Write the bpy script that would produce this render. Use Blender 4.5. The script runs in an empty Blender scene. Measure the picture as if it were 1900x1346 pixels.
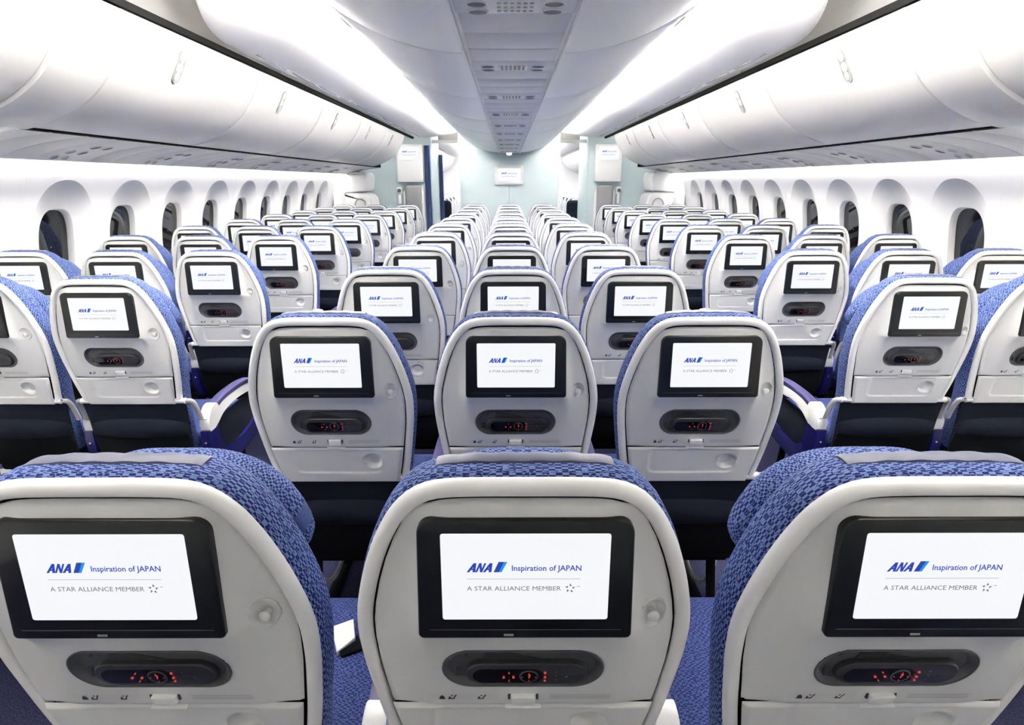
import bpy, bmesh, math, random
from mathutils import Vector, Matrix
random.seed(7)
SC = bpy.context.scene
COL = SC.collection
PI = math.pi

# ------------------------------------------------------------------ camera
cam_d = bpy.data.cameras.new('camera')
cam = bpy.data.objects.new('camera', cam_d)
COL.objects.link(cam)
cam_d.sensor_fit = 'HORIZONTAL'; cam_d.sensor_width = 36.0
cam_d.lens = 1075 / 1900 * 36.0
cam_d.shift_x = 7 / 1900
cam_d.clip_start = 0.01; cam_d.clip_end = 100
PITCH = math.atan(336 / 1075)
cam.matrix_world = (Matrix.Translation((-0.02, 0, 1.47)) @ Matrix.Rotation(PI / 2 - PITCH, 4, 'X')
                    @ Matrix.Rotation(math.radians(-0.1), 4, 'Z'))
SC.camera = cam

# ------------------------------------------------------------------ world, exposure
W = bpy.data.worlds.new('world'); SC.world = W; W.use_nodes = True
W.node_tree.nodes['Background'].inputs[0].default_value = (0.02, 0.022, 0.026, 1)
W.node_tree.nodes['Background'].inputs[1].default_value = 0.6
VS = SC.view_settings
SC.display_settings.display_device = 'sRGB'
VS.view_transform = 'Standard'; VS.look = 'None'; VS.gamma = 1.0; VS.use_curve_mapping = False
VS.exposure = 0.22
SC.cycles.use_denoising = True
SC.cycles.max_bounces = 10; SC.cycles.diffuse_bounces = 7; SC.cycles.glossy_bounces = 4
SC.cycles.caustics_reflective = False; SC.cycles.caustics_refractive = False
SC.cycles.sample_clamp_indirect = 0.0

# ------------------------------------------------------------------ cabin lights (LED strips in the coves)
def strip(name, x, z, y0, y1, w, power, direction, color=(1, 1, 1)):
    l = bpy.data.lights.new(name, 'AREA'); l.shape = 'RECTANGLE'
    L = y1 - y0
    l.size = w; l.size_y = L; l.energy = power * L; l.color = color
    o = bpy.data.objects.new(name, l); COL.objects.link(o)
    zax = -Vector(direction).normalized(); yax = Vector((0, 1, 0)); xax = yax.cross(zax).normalized()
    m = Matrix((xax, yax, zax)).transposed().to_4x4()
    m.translation = Vector((x, (y0 + y1) / 2, z)); o.matrix_world = m
    return o
P_CEIL, P_WALL = 56.0, 4.2
for s in (-1, 1):
    for ya, yb, k in ((-0.8, 0.5, 0.30), (0.5, 3.0, 1.0), (3.0, 6.5, 0.62), (6.5, 9.6, 0.36)):
        strip('ceiling_wash_strip', s * 0.830, 2.128, ya, yb, 0.035, P_CEIL * k, (s * 0.06, 0, 1.0), (1.0, 0.97, 0.925))
    strip('wall_wash_strip', s * 2.500, 1.640, -1.8, 9.3, 0.04, P_WALL, (s * 0.35, 0, -1.0), (1.0, 0.97, 0.925))
    strip('ceiling_wash_strip', s * 0.830, 2.128, 11.2, 17.5, 0.035, P_CEIL * 0.6, (s * 0.06, 0, 1.0))
    strip('wall_wash_strip', s * 2.500, 1.640, 11.2, 17.5, 0.04, P_WALL, (s * 0.35, 0, -1.0))

# ------------------------------------------------------------------ materials
def nt(m): return m.node_tree.nodes, m.node_tree.links
def mat(name, col, rough=0.45, metal=0.0, spec=0.5, emit=None, estr=1.0, coat=0.0, bump=None, sheen=0.0):
    m = bpy.data.materials.new(name); m.use_nodes = True
    n, l = nt(m); b = n['Principled BSDF']
    b.inputs['Base Color'].default_value = (*col, 1); b.inputs['Roughness'].default_value = rough
    b.inputs['Metallic'].default_value = metal; b.inputs['Specular IOR Level'].default_value = spec
    b.inputs['Coat Weight'].default_value = coat
    b.inputs['Sheen Weight'].default_value = sheen
    if emit:
        b.inputs['Emission Color'].default_value = (*emit, 1); b.inputs['Emission Strength'].default_value = estr
    if bump:
        sc, st = bump
        tc = n.new('ShaderNodeTexCoord'); nz = n.new('ShaderNodeTexNoise'); bp = n.new('ShaderNodeBump')
        nz.inputs['Scale'].default_value = sc; nz.inputs['Detail'].default_value = 3
        bp.inputs['Strength'].default_value = st; bp.inputs['Distance'].default_value = 0.002
        l.new(tc.outputs['Object'], nz.inputs['Vector']); l.new(nz.outputs['Fac'], bp.inputs['Height'])
        l.new(bp.outputs['Normal'], b.inputs['Normal'])
    return m
def fabric(name, c1, c2, cw, ch, use_uv=True):
    """woven cloth: staggered light and dark thread blocks of cw x ch metres"""
    m = bpy.data.materials.new(name); m.use_nodes = True
    n, l = nt(m); b = n['Principled BSDF']
    b.inputs['Roughness'].default_value = 0.85; b.inputs['Specular IOR Level'].default_value = 0.2
    tc = n.new('ShaderNodeTexCoord'); mp = n.new('ShaderNodeMapping'); ck = n.new('ShaderNodeTexChecker')
    mp.inputs['Scale'].default_value = (1 / cw, 1 / ch, 1)
    ck.inputs['Scale'].default_value = 1.0
    ck.inputs['Color1'].default_value = (*c1, 1); ck.inputs['Color2'].default_value = (*c2, 1)
    l.new(tc.outputs['UV' if use_uv else 'Object'], mp.inputs['Vector'])
    nz = n.new('ShaderNodeTexNoise'); nz.inputs['Scale'].default_value = 0.35; nz.inputs['Detail'].default_value = 2
    l.new(mp.outputs['Vector'], nz.inputs['Vector'])
    mxv = n.new('ShaderNodeMix'); mxv.data_type = 'RGBA'; mxv.blend_type = 'LINEAR_LIGHT'
    mxv.inputs[0].default_value = 0.06
    l.new(mp.outputs['Vector'], mxv.inputs['A']); l.new(nz.outputs['Color'], mxv.inputs['B'])
    l.new(mxv.outputs['Result'], ck.inputs['Vector'])
    l.new(ck.outputs['Color'], b.inputs['Base Color'])
    bp = n.new('ShaderNodeBump'); bp.inputs['Strength'].default_value = 0.5; bp.inputs['Distance'].default_value = 0.001
    l.new(ck.outputs['Fac'], bp.inputs['Height']); l.new(bp.outputs['Normal'], b.inputs['Normal'])
    return m
def carpet_mat(name):
    m = bpy.data.materials.new(name); m.use_nodes = True
    n, l = nt(m); b = n['Principled BSDF']; b.inputs['Roughness'].default_value = 0.95
    b.inputs['Specular IOR Level'].default_value = 0.1
    tc = n.new('ShaderNodeTexCoord'); nz = n.new('ShaderNodeTexNoise'); cr = n.new('ShaderNodeValToRGB')
    nz.inputs['Scale'].default_value = 220; nz.inputs['Detail'].default_value = 4
    cr.color_ramp.elements[0].position = 0.35; cr.color_ramp.elements[0].color = (0.016, 0.018, 0.045, 1)
    cr.color_ramp.elements[1].position = 0.7; cr.color_ramp.elements[1].color = (0.058, 0.060, 0.130, 1)
    l.new(tc.outputs['Object'], nz.inputs['Vector']); l.new(nz.outputs['Fac'], cr.inputs['Fac'])
    l.new(cr.outputs['Color'], b.inputs['Base Color'])
    return m
M = dict(
    shell=mat('white_shell_plastic', (0.87, 0.87, 0.85), 0.32),
    panel=mat('pale_grey_plastic', (0.72, 0.725, 0.71), 0.42),
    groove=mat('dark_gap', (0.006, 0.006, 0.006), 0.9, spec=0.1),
    bezel=mat('black_bezel', (0.006, 0.007, 0.008), 0.28),
    screen=mat('lit_screen', (0.02, 0.02, 0.02), 0.3, emit=(0.94, 0.955, 0.98), estr=0.83),
    ink_blue=mat('screen_blue', (0, 0, 0), 0.3, emit=(0.022, 0.06, 0.42), estr=0.9),
    ink_cyan=mat('screen_cyan', (0, 0, 0), 0.3, emit=(0.02, 0.30, 0.72), estr=0.9),
    ink_grey=mat('screen_grey', (0, 0, 0), 0.3, emit=(0.14, 0.14, 0.14), estr=0.9),
    ink_pale=mat('screen_line', (0, 0, 0), 0.3, emit=(0.56, 0.56, 0.56), estr=0.9),
    dock=mat('dark_grey_plastic', (0.095, 0.096, 0.100), 0.45),
    remote=mat('charcoal_plastic', (0.045, 0.046, 0.05), 0.3),
    gloss=mat('gloss_black', (0.004, 0.004, 0.005), 0.08),
    red=mat('lit_red_key', (0.1, 0.01, 0.01), 0.4, emit=(0.80, 0.09, 0.05), estr=0.6),
    mark=mat('printed_mark', (0.04, 0.04, 0.04), 0.6),
    sticker=mat('pale_sticker', (0.70, 0.70, 0.69), 0.5),
    stickline=mat('sticker_print', (0.40, 0.40, 0.40), 0.6),
    cloth=fabric('blue_woven_cloth', (0.011, 0.020, 0.125), (0.165, 0.230, 0.475), 0.0078, 0.0036),
    cloth2=fabric('blue_seat_cloth', (0.018, 0.028, 0.13), (0.080, 0.11, 0.29), 0.0065, 0.0045),
    navy=mat('navy_cloth', (0.0125, 0.016, 0.027), 0.9, spec=0.15, bump=(300, 0.5)),
    dark=mat('black_cloth', (0.007, 0.008, 0.010), 0.95, spec=0.1),
    flap=mat('lavender_leatherette', (0.125, 0.130, 0.195), 0.45, bump=(90, 0.2)),
    pad=mat('violet_armrest_pad', (0.055, 0.048, 0.155), 0.38),
    blue=mat('navy_gloss_plastic', (0.012, 0.012, 0.098), 0.22),
    metal=mat('satin_metal', (0.62, 0.62, 0.62), 0.3, metal=0.35),
    greyplastic=mat('mid_grey_plastic', (0.42, 0.42, 0.42), 0.4),
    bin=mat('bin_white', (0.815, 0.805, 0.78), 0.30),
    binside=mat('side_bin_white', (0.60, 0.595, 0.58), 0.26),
    wall=mat('wall_white', (0.83, 0.83, 0.82), 0.5),
    ceil=mat('ceiling_white', (0.85, 0.84, 0.82), 0.45),
    psu=mat('service_grey', (0.64, 0.63, 0.605), 0.35),
    latchgrey=mat('latch_grey', (0.27, 0.27, 0.27), 0.35),
    recess=mat('dimmed_recess_grey', (0.13, 0.13, 0.13), 0.5),  # dark base colour stands in for the dimness of the near ceiling recess
    lens=mat('lamp_lens', (0.25, 0.25, 0.255), 0.2),
    teal=mat('pale_teal_laminate', (0.565, 0.665, 0.68), 0.45),
    glass=mat('dimmed_window_glass', (0.012, 0.013, 0.016), 0.04, spec=0.8),
    curtain=mat('blue_curtain', (0.085, 0.13, 0.30), 0.9),
    carpet=carpet_mat('navy_carpet'),
    jump=mat('jump_seat_grey', (0.33, 0.33, 0.335), 0.7),
    lampglow=mat('lamp_glow', (0.9, 0.9, 0.9), 0.3, emit=(1, 0.98, 0.94), estr=1.5),
    yellow=mat('belt_white', (0.75, 0.75, 0.73), 0.5),
)

# ------------------------------------------------------------------ mesh building
class MB:
    def __init__(s): s.v = []; s.f = []; s.m = []; s.uv = {}; s.flat = set()
    def add(s, verts, faces, mi=0, flat=False):
        o = len(s.v); s.v += [tuple(p) for p in verts]
        for fc in faces:
            if flat: s.flat.add(len(s.f))
            s.f.append([i + o for i in fc]); s.m.append(mi)
        return o
    def grid(s, rows, mi=0, closed_u=False, closed_v=False, uv=None, flip=False):
        nr, nc = len(rows), len(rows[0])
        o = len(s.v)
        for r in rows: s.v += [tuple(p) for p in r]
        if uv:
            for i in range(nr):
                for j in range(nc): s.uv[o + i * nc + j] = uv[i][j]
        for i in range(nr if closed_v else nr - 1):
            for j in range(nc if closed_u else nc - 1):
                a, b = o + i * nc + j, o + i * nc + (j + 1) % nc
                c, d = o + ((i + 1) % nr) * nc + (j + 1) % nc, o + ((i + 1) % nr) * nc + j
                s.f.append([a, d, c, b] if flip else [a, b, c, d]); s.m.append(mi)
        return o
    def bm(s, b, mi=0):
        b.verts.index_update()
        s.add([v.co for v in b.verts], [[v.index for v in f.verts] for f in b.faces], mi); b.free()
    def box(s, c, d, r=0.0, mi=0, seg=2, rot=None):
        b = bmesh.new(); bmesh.ops.create_cube(b, size=1.0)
        for v in b.verts: v.co = Vector((v.co.x * d[0], v.co.y * d[1], v.co.z * d[2]))
        if r > 0: bmesh.ops.bevel(b, geom=list(b.edges), offset=r, segments=seg, profile=0.5, affect='EDGES')
        if rot is not None: bmesh.ops.transform(b, matrix=rot, verts=b.verts)
        bmesh.ops.translate(b, vec=Vector(c), verts=b.verts)
        s.bm(b, mi)
    def tube(s, pts, r, n=10, mi=0, caps=True):
        pts = [Vector(p) for p in pts]; rows = []; up = Vector((0.13, 0.27, 0.95))
        rr = r if isinstance(r, (list, tuple)) else [r] * len(pts)
        for i, p in enumerate(pts):
            t = (pts[min(i + 1, len(pts) - 1)] - pts[max(i - 1, 0)]).normalized()
            a = t.cross(up).normalized(); b = t.cross(a)
            rows.append([p + (a * math.cos(k * 2 * PI / n) + b * math.sin(k * 2 * PI / n)) * rr[i] for k in range(n)])
        o = s.grid(rows, mi, closed_u=True)
        if caps:
            s.f.append([o + k for k in range(n)]); s.m.append(mi)
            e = o + (len(pts) - 1) * n; s.f.append([e + k for k in range(n)][::-1]); s.m.append(mi)
    def prism(s, poly, fn, d0, d1, bev=0.0, mi=0):
        """extrude a 2-D outline; fn(a, b, d) -> point; the d0 face is bevelled"""
        n = len(poly); ca = sum(p[0] for p in poly) / n; cb = sum(p[1] for p in poly) / n
        def off(k):
            out = []
            for i in range(n):
                p0, p1, p2 = poly[i - 1], poly[i], poly[(i + 1) % n]
                tx, ty = p2[0] - p0[0], p2[1] - p0[1]; L = math.hypot(tx, ty) or 1
                nx, ny = ty / L, -tx / L
                if nx * (p1[0] - ca) + ny * (p1[1] - cb) < 0: nx, ny = -nx, -ny
                out.append((p1[0] - nx * k, p1[1] - ny * k))
            return out
        sg = 1 if d1 > d0 else -1
        rings = []
        if bev > 0:
            for t in (0, 0.3, 0.7, 1):
                a = t * PI / 2; q = off(bev * (1 - math.sin(a)))
                rings.append([fn(x, y, d0 + sg * bev * (1 - math.cos(a))) for x, y in q])
        else: rings.append([fn(x, y, d0) for x, y in poly])
        rings.append([fn(x, y, d1) for x, y in poly])
        o = s.grid(rings, mi, closed_u=True)
        s.f.append([o + k for k in range(n)][::-1]); s.m.append(mi)
        e = o + (len(rings) - 1) * n; s.f.append([e + k for k in range(n)]); s.m.append(mi)
    def mesh(s, name, mats, sharp=35, recalc=True):
        me = bpy.data.meshes.new(name); me.from_pydata(s.v, [], s.f)
        for m in (mats if isinstance(mats, (list, tuple)) else [mats]): me.materials.append(m)
        me.polygons.foreach_set('material_index', s.m)
        if recalc:
            b = bmesh.new(); b.from_mesh(me); bmesh.ops.recalc_face_normals(b, faces=b.faces); b.to_mesh(me); b.free()
        me.polygons.foreach_set('use_smooth', [True] * len(me.polygons))
        me.set_sharp_from_angle(angle=math.radians(sharp))
        if s.uv:
            ul = me.uv_layers.new(name='UVMap')
            for lp in me.loops: ul.data[lp.index].uv = s.uv.get(lp.vertex_index, (0, 0))
        me.update()
        return me

def link(name, data, parent=None, loc=(0, 0, 0), rot=(0, 0, 0), **props):
    o = bpy.data.objects.new(name, data); COL.objects.link(o)
    o.location = loc; o.rotation_euler = rot
    if parent is not None: o.parent = parent
    for k, v in props.items(): o[k] = v
    return o
def thing(name, label, cat, loc=(0, 0, 0), group=None, data=None):
    o = link(name, data, None, loc, label=label, category=cat)
    if group: o['group'] = group
    return o
def struct(name, data, parent=None, loc=(0, 0, 0)):
    return link(name, data, parent, loc, kind='structure')

def lerp(a, b, t): return a + (b - a) * t
def sstep(a, b, x):
    t = max(0.0, min(1.0, (x - a) / (b - a))); return t * t * (3 - 2 * t)
def interp(pts, x):
    if x <= pts[0][0]: return pts[0][1]
    for (x0, y0), (x1, y1) in zip(pts, pts[1:]):
        if x <= x1: return lerp(y0, y1, (x - x0) / (x1 - x0))
    return pts[-1][1]
def catmull(pts, n=8):
    out = []
    P = [pts[0]] + list(pts) + [pts[-1]]
    for i in range(1, len(P) - 2):
        p0, p1, p2, p3 = P[i - 1], P[i], P[i + 1], P[i + 2]
        for k in range(n):
            t = k / n
            out.append(tuple(0.5 * (2 * b + (c - a) * t + (2 * a - 5 * b + 4 * c - d) * t * t + (3 * b - a - 3 * c + d) * t ** 3)
                             for a, b, c, d in zip(p0, p1, p2, p3)))
    out.append(tuple(pts[-1])); return out
def resample(pts, n):
    L = [0.0]
    for a, b in zip(pts, pts[1:]): L.append(L[-1] + math.dist(a, b))
    out, j = [], 0
    for k in range(n):
        d = L[-1] * k / (n - 1)
        while j < len(L) - 2 and L[j + 1] < d: j += 1
        t = (d - L[j]) / max(1e-9, L[j + 1] - L[j]); out.append(tuple(lerp(a, b, t) for a, b in zip(pts[j], pts[j + 1])))
    return out
def rrect(hw, hh, r, cx=0, cy=0, n=6, hw2=None, r2=None):
    """rounded rectangle; hw2: half width at the bottom, r2: bottom corner radius"""
    hb = hw if hw2 is None else hw2; rb = r if r2 is None else r2
    out = []
    for (x, y, rad, a0) in ((hw - r, hh - r, r, 0), (-hw + r, hh - r, r, 90), (-hb + rb, -hh + rb, rb, 180), (hb - rb, -hh + rb, rb, 270)):
        for k in range(n + 1):
            a = math.radians(a0 + 90 * k / n); out.append((cx + x + rad * math.cos(a), cy + y + rad * math.sin(a)))
    return out
def stadium(hw, hh, cx=0, cy=0, n=12): return rrect(hw, hh, hh * 0.999, cx, cy, n)

# ================================================================== THE SEAT
# local frame: x across, y towards the nose of the cabin, z up; y = 0 is the top of the screen
HALF = [(1.142, 0.0), (1.142, 0.050), (1.1405, 0.092), (1.135, 0.119), (1.122, 0.141), (1.106, 0.156), (1.09, 0.1675), (1.056, 0.1845), (1.021, 0.1975),
        (0.984, 0.2085), (0.946, 0.217), (0.915, 0.2212), (0.885, 0.222), (0.841, 0.2195), (0.796, 0.2140), (0.747, 0.2075), (0.699, 0.1995), (0.650, 0.1900)]
half = catmull([(x, z) for z, x in HALF], 6)
full = [(-x, z) for x, z in half[::-1]] + half[1:]
OUT = resample(full, 97)
def yrim(z): return 0.002 + 0.155 * (1.13 - z)
def normals(o):
    N = []
    for i in range(len(o)):
        a, b = o[max(i - 1, 0)], o[min(i + 1, len(o) - 1)]
        tx, tz = b[0] - a[0], b[1] - a[1]; L = math.hypot(tx, tz); N.append((-tz / L, tx / L))
    return N
ON = normals(OUT)
def halfw(z):
    for (z0, x0), (z1, x1) in zip(HALF, HALF[1:]):
        if z1 <= z <= z0 and z0 != z1: return lerp(x0, x1, (z0 - z) / (z0 - z1))
    return HALF[-1][1] if z < HALF[-1][0] else 0.05
def sweep(section, o=OUT, nn=ON, yp=yrim, uvs=True):
    rows, uv = [], []
    La = [0.0]
    for a, b in zip(o, o[1:]): La.append(La[-1] + math.dist(a, b))
    v = 0.0
    for k, (n, d) in enumerate(section):
        if k: v += math.dist(section[k], section[k - 1])
        rows.append([(x + nn[i][0] * n, yp(z) + d, z + nn[i][1] * n) for i, (x, z) in enumerate(o)])
        uv.append([(La[i], v) for i in range(len(o))])
    return rows, uv

def m_shell():
    b = MB()
    sec = [(-0.022, 0.020), (-0.0205, 0.006), (-0.0190, 0.0015), (-0.0165, -0.0005), (-0.010, -0.0010), (-0.005, 0.0005), (-0.0015, 0.004), (0.0, 0.009), (-0.0005, 0.014), (-0.003, 0.0175), (-0.010, 0.019)]
    r, _ = sweep(sec); b.grid(r)
    # bottom ends closed
    n = len(sec); nc = len(OUT)
    b.f.append([i * nc for i in range(n)]); b.m.append(0)
    b.f.append([i * nc + nc - 1 for i in range(n)][::-1]); b.m.append(0)
    # dark seam between the rim and the panel
    r, _ = sweep([(-0.0185, 0.009), (-0.0250, 0.009)]); b.grid(r, 1)
    b.grid([[(u * (halfw(z) - 0.016), 0.0125 + yrim(z), z) for u in (-1, 0, 1)] for z in (0.80, 0.77, 0.74, 0.70, 0.66)], 1)
    return b.mesh('back_shell', [M['shell'], M['groove']])

YC = [(0.760, 0.0500), (0.80, 0.0405), (0.846, 0.0290), (0.875, 0.0220), (0.892, 0.0170), (0.905, 0.0115), (0.916, 0.0050), (0.924, -0.0015), (0.929, -0.0050), (0.932, -0.0055), (1.095, 0.0025), (1.105, 0.004), (1.125, 0.007)]
YS = [(0.760, 0.0510), (0.80, 0.0400), (0.85, 0.0285), (0.90, 0.0180), (0.93, 0.0130), (1.00, 0.008), (1.06, 0.007), (1.125, 0.007)]
DZ = 0.8465
HOOK = (0.1655, 0.939)
def panel_y(x, z, w):
    ax = abs(x)
    y = lerp(interp(YC, z), interp(YS, z), sstep(0.127, 0.152, ax))
    return lerp(y, yrim(z) + lerp(-0.003, 0.003, sstep(0.77, 0.95, z)), sstep(0.62, 1.0, ax / w) if w > 0 else 0)
def m_panel():
    b = MB(); rows = []
    zs = [1.1160 - 0.3565 * k / 84 for k in range(85)]
    for z in zs:
        w = max(halfw(z) - 0.0232, 0.03)
        if z > 1.100: w = max(0.06, min(w, 0.1395 - (z - 1.100) ** 2 * 130 - (z - 1.1) * 0.9))
        row = []
        for k in range(81):
            x = w * (k / 40 - 1)
            y = panel_y(x, z, w)
            # pocket behind the dock
            dx = max(0, abs(x) - 0.068); q = math.hypot(dx, z - DZ)
            y += 0.011 * (1 - sstep(0.033, 0.0385, q))
            q = math.hypot((x - HOOK[0]) / 1.0, (z - HOOK[1]) / 1.3)
            y += 0.013 * (1 - sstep(0.012, 0.0165, q))
            # edge rolled in
            e = min(w - abs(x), 1.1160 - z, z - 0.7595)
            y += 0.006 * (1 - sstep(0.0, 0.004, e))
            row.append((x, y, z))
        rows.append(row)
    b.grid(rows)
    return b.mesh('back_panel', M['panel'], 60)

def yscr(z): return 0.0008 - (1.095 - z) * 0.042
def m_bezel():
    b = MB()
    poly = rrect(0.1285, 0.082, 0.020, 0, 1.0130, 7, 0.1312, 0.007)
    b.prism(poly, lambda x, z, d: (x, yscr(z) + d, z), -0.0035, 0.010, 0.003)
    # chin line and sensor
    b.box((0, yscr(0.9445) - 0.0036, 0.9445), (0.236, 0.0008, 0.0008), 0, 1)
    b.box((-0.02, yscr(0.937) - 0.0036, 0.937), (0.012, 0.0008, 0.0028), 0, 2)
    return b.mesh('monitor', [M['bezel'], M['dock'], M['greyplastic']])

def text_polys(s, bold=0.0):
    cu = bpy.data.curves.new('t', 'FONT'); cu.body = s; cu.offset = bold; cu.resolution_u = 2
    o = bpy.data.objects.new('t', cu); COL.objects.link(o)
    dg = bpy.context.evaluated_depsgraph_get(); e = o.evaluated_get(dg); me = e.to_mesh()
    v = [(p.co.x, p.co.y) for p in me.vertices]; f = [list(p.vertices) for p in me.polygons]
    e.to_mesh_clear(); bpy.data.objects.remove(o); bpy.data.curves.remove(cu)
    return v, f
def fit(v, x0, x1, y0, y1):
    ax, bx = min(p[0] for p in v), max(p[0] for p in v); ay, by = min(p[1] for p in v), max(p[1] for p in v)
    return [(x0 + (x - ax) / (bx - ax) * (x1 - x0), y0 + (y - ay) / (by - ay) * (y1 - y0)) for x, y in v]
def glyph_A(x, sl=0.40):
    # slanted capital with a bar; unit height, returns quads
    S = lambda a, y: (x + a + sl * y, y)
    return [[S(0, 0), S(0.25, 0), S(0.53, 1), S(0.28, 1)], [S(0.28, 1), S(0.53, 1), S(0.82, 0), S(0.55, 0)][::-1], [S(0.20, 0.24), S(0.60, 0.24), S(0.56, 0.42), S(0.27, 0.42)]]
def glyph_N(x, sl=0.40):
    S = lambda a, y: (x + a + sl * y, y)
    return [[S(0, 0), S(0.19, 0), S(0.19, 1), S(0, 1)], [S(0, 1), S(0.22, 1), S(0.66, 0), S(0.44, 0)][::-1], [S(0.47, 0), S(0.66, 0), S(0.66, 1), S(0.47, 1)]]
def screen_art(b, fn):
    """fn(a, t): a across and t down the screen, both in units of the 1860 x 938 picture"""
    def quads(qs, mi, d):
        for q in qs: b.add([fn(x, y, d) for x, y in q], [list(range(len(q)))], mi)
    h0, h1 = 397, 298
    qs = glyph_A(0) + glyph_N(0.80) + glyph_A(1.50)
    ax, bx = 0.0, 2.38
    ana = [[(285 + (x - ax) / (bx - ax) * 282, h0 + (h1 - h0) * y) for x, y in q] for q in qs]
    quads(ana, 1, 1)
    quads([[(583, 397), (640, 397), (700, 285), (640, 285)]], 1, 1)
    quads([[(640, 397), (672, 397), (736, 285), (700, 285)]], 2, 1)
    v, f = text_polys('Inspiration of JAPAN', 0.014)
    v = fit(v, 785, 1552, 402, 322); b.add([fn(x, y, 1) for x, y in v], f, 1)
    v, f = text_polys('A STAR ALLIANCE MEMBER', 0.0)
    v = fit(v, 285, 1332, 600, 551); b.add([fn(x, y, 1) for x, y in v], f, 3)
    quads([[(285, 475), (1545, 475), (1545, 467), (285, 467)]], 4, 1)
    cx, cy = 1433, 575
    for k in range(5):
        a = PI / 2 + k * 2 * PI / 5
        P = lambda ang, r: (cx + r * math.cos(ang), cy - r * 0.93 * math.sin(ang))
        quads([[P(a, 60), P(a - 0.62, 34), P(a + 0.22, 27)]], 3, 1)
    quads([[(1510, 556), (1542, 556), (1542, 551), (1510, 551)]], 3, 1)
def m_display():
    b = MB()
    h = 0.1172
    def fn(a, t, d=0):
        x = (a - 935) * 1.078e-4; z = 1.0770 - (t + 12) / 938 * h
        return (x, yscr(z) - 0.0040 - 0.00025 * d, z)
    poly = rrect(0.1003, h / 2, 0.003, 0, 1.0770 - h / 2, 3)
    b.prism(poly, lambda x, z, d: (x, yscr(z) + d, z), -0.0040, -0.0030)
    screen_art(b, fn)
    return b.mesh('display', [M['screen'], M['ink_blue'], M['ink_cyan'], M['ink_grey'], M['ink_pale']], recalc=False)

def ydock(z): return interp(YC, z)
def m_dock():
    b = MB()
    rings = []
    for k, d in ((0.0, 0.002), (0.0, -0.0012), (-0.0015, -0.0018), (-0.004, -0.0008), (-0.007, 0.004), (-0.0105, 0.0075)):
        rings.append([(x, ydock(z) + d, z) for x, z in stadium(0.1085 + k, 0.0405 + k, -0.001, DZ)])
    o = b.grid(rings, 0, closed_u=True)
    n = len(rings[0]); e = o + (len(rings) - 1) * n
    b.f.append([e + k for k in range(n)]); b.m.append(0)
    b.tube([(-0.0765, ydock(DZ + .021) + 0.008, DZ + 0.0215), (-0.0765, ydock(DZ + .021) + 0.0055, DZ + 0.0215)], 0.0022, 8, 1)
    b.box((-0.0885, ydock(DZ - .012) + 0.006, DZ - 0.012), (0.007, 0.004, 0.017), 0.0015, 1)
    # scooped finger ramp above the handset
    b.prism([(-0.058, DZ + 0.010), (-0.052, DZ + 0.0265), (-0.030, DZ + 0.0285), (0.0, DZ + 0.020), (0.032, DZ + 0.010)], lambda x, z, d: (x, ydock(z) + d, z), 0.0055, 0.009, 0.0008, 1)
    return b.mesh('remote_dock', [M['dock'], M['remote']])
def m_remote():
    b = MB(); cz = DZ - 0.0108; cx = 0.0035
    f = lambda x, z, d: (x, ydock(z) + d, z)
    b.prism(stadium(0.0820, 0.0232, cx, cz), f, -0.0030, 0.008, 0.004)
    b.prism(stadium(0.0480, 0.0150, cx - 0.0240, cz - 0.002), f, -0.0036, -0.002, 0.0004, 1)
    b.prism(rrect(0.0130, 0.0132, 0.0129, cx + 0.0035, cz - 0.002, 8), f, -0.0044, -0.003, 0.0006, 3)
    b.prism(rrect(0.0108, 0.0110, 0.0107, cx + 0.0035, cz - 0.002, 8), f, -0.0048, -0.004, 0.0004, 1)
    def dot(x, z, r, mi): b.prism(rrect(r * 0.85, r * 0.95, r * 0.8, cx + x, cz - 0.002 + z * 1.25, 3), f, -0.0053, -0.004, 0, mi)
    for x, z, r in ((-0.0232, 0.0068, 0.0011), (-0.0303, -0.0010, 0.0019), (-0.0172, -0.0008, 0.0018), (-0.0232, -0.0078, 0.0009),
                    (0.0036, 0.0062, 0.0008), (0.0036, -0.0068, 0.0008), (-0.0055, -0.0004, 0.0008), (0.0128, -0.0004, 0.0008),
                    (0.0252, 0.0072, 0.0019), (0.0252, -0.0008, 0.0019), (0.0252, -0.0072, 0.0016)):
        dot(x, z, r, 2)
    for q in (((0.0020, 0.0030), (0.0058, 0.0034), (0.0052, 0.0022), (0.0024, 0.0018)), ((0.0044, 0.0026), (0.0058, 0.0030), (0.0042, -0.0044), (0.0028, -0.0044))):
        b.prism([(cx + x, cz + z) for x, z in q], f, -0.0053, -0.0047, 0, 2)
    for x, z in ((0.040, 0.008), (0.040, 0.001), (0.040, -0.006), (0.054, -0.0004)): dot(x, z, 0.0014, 3)
    return b.mesh('remote_control', [M['remote'], M['gloss'], M['red'], M['dock']])

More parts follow.
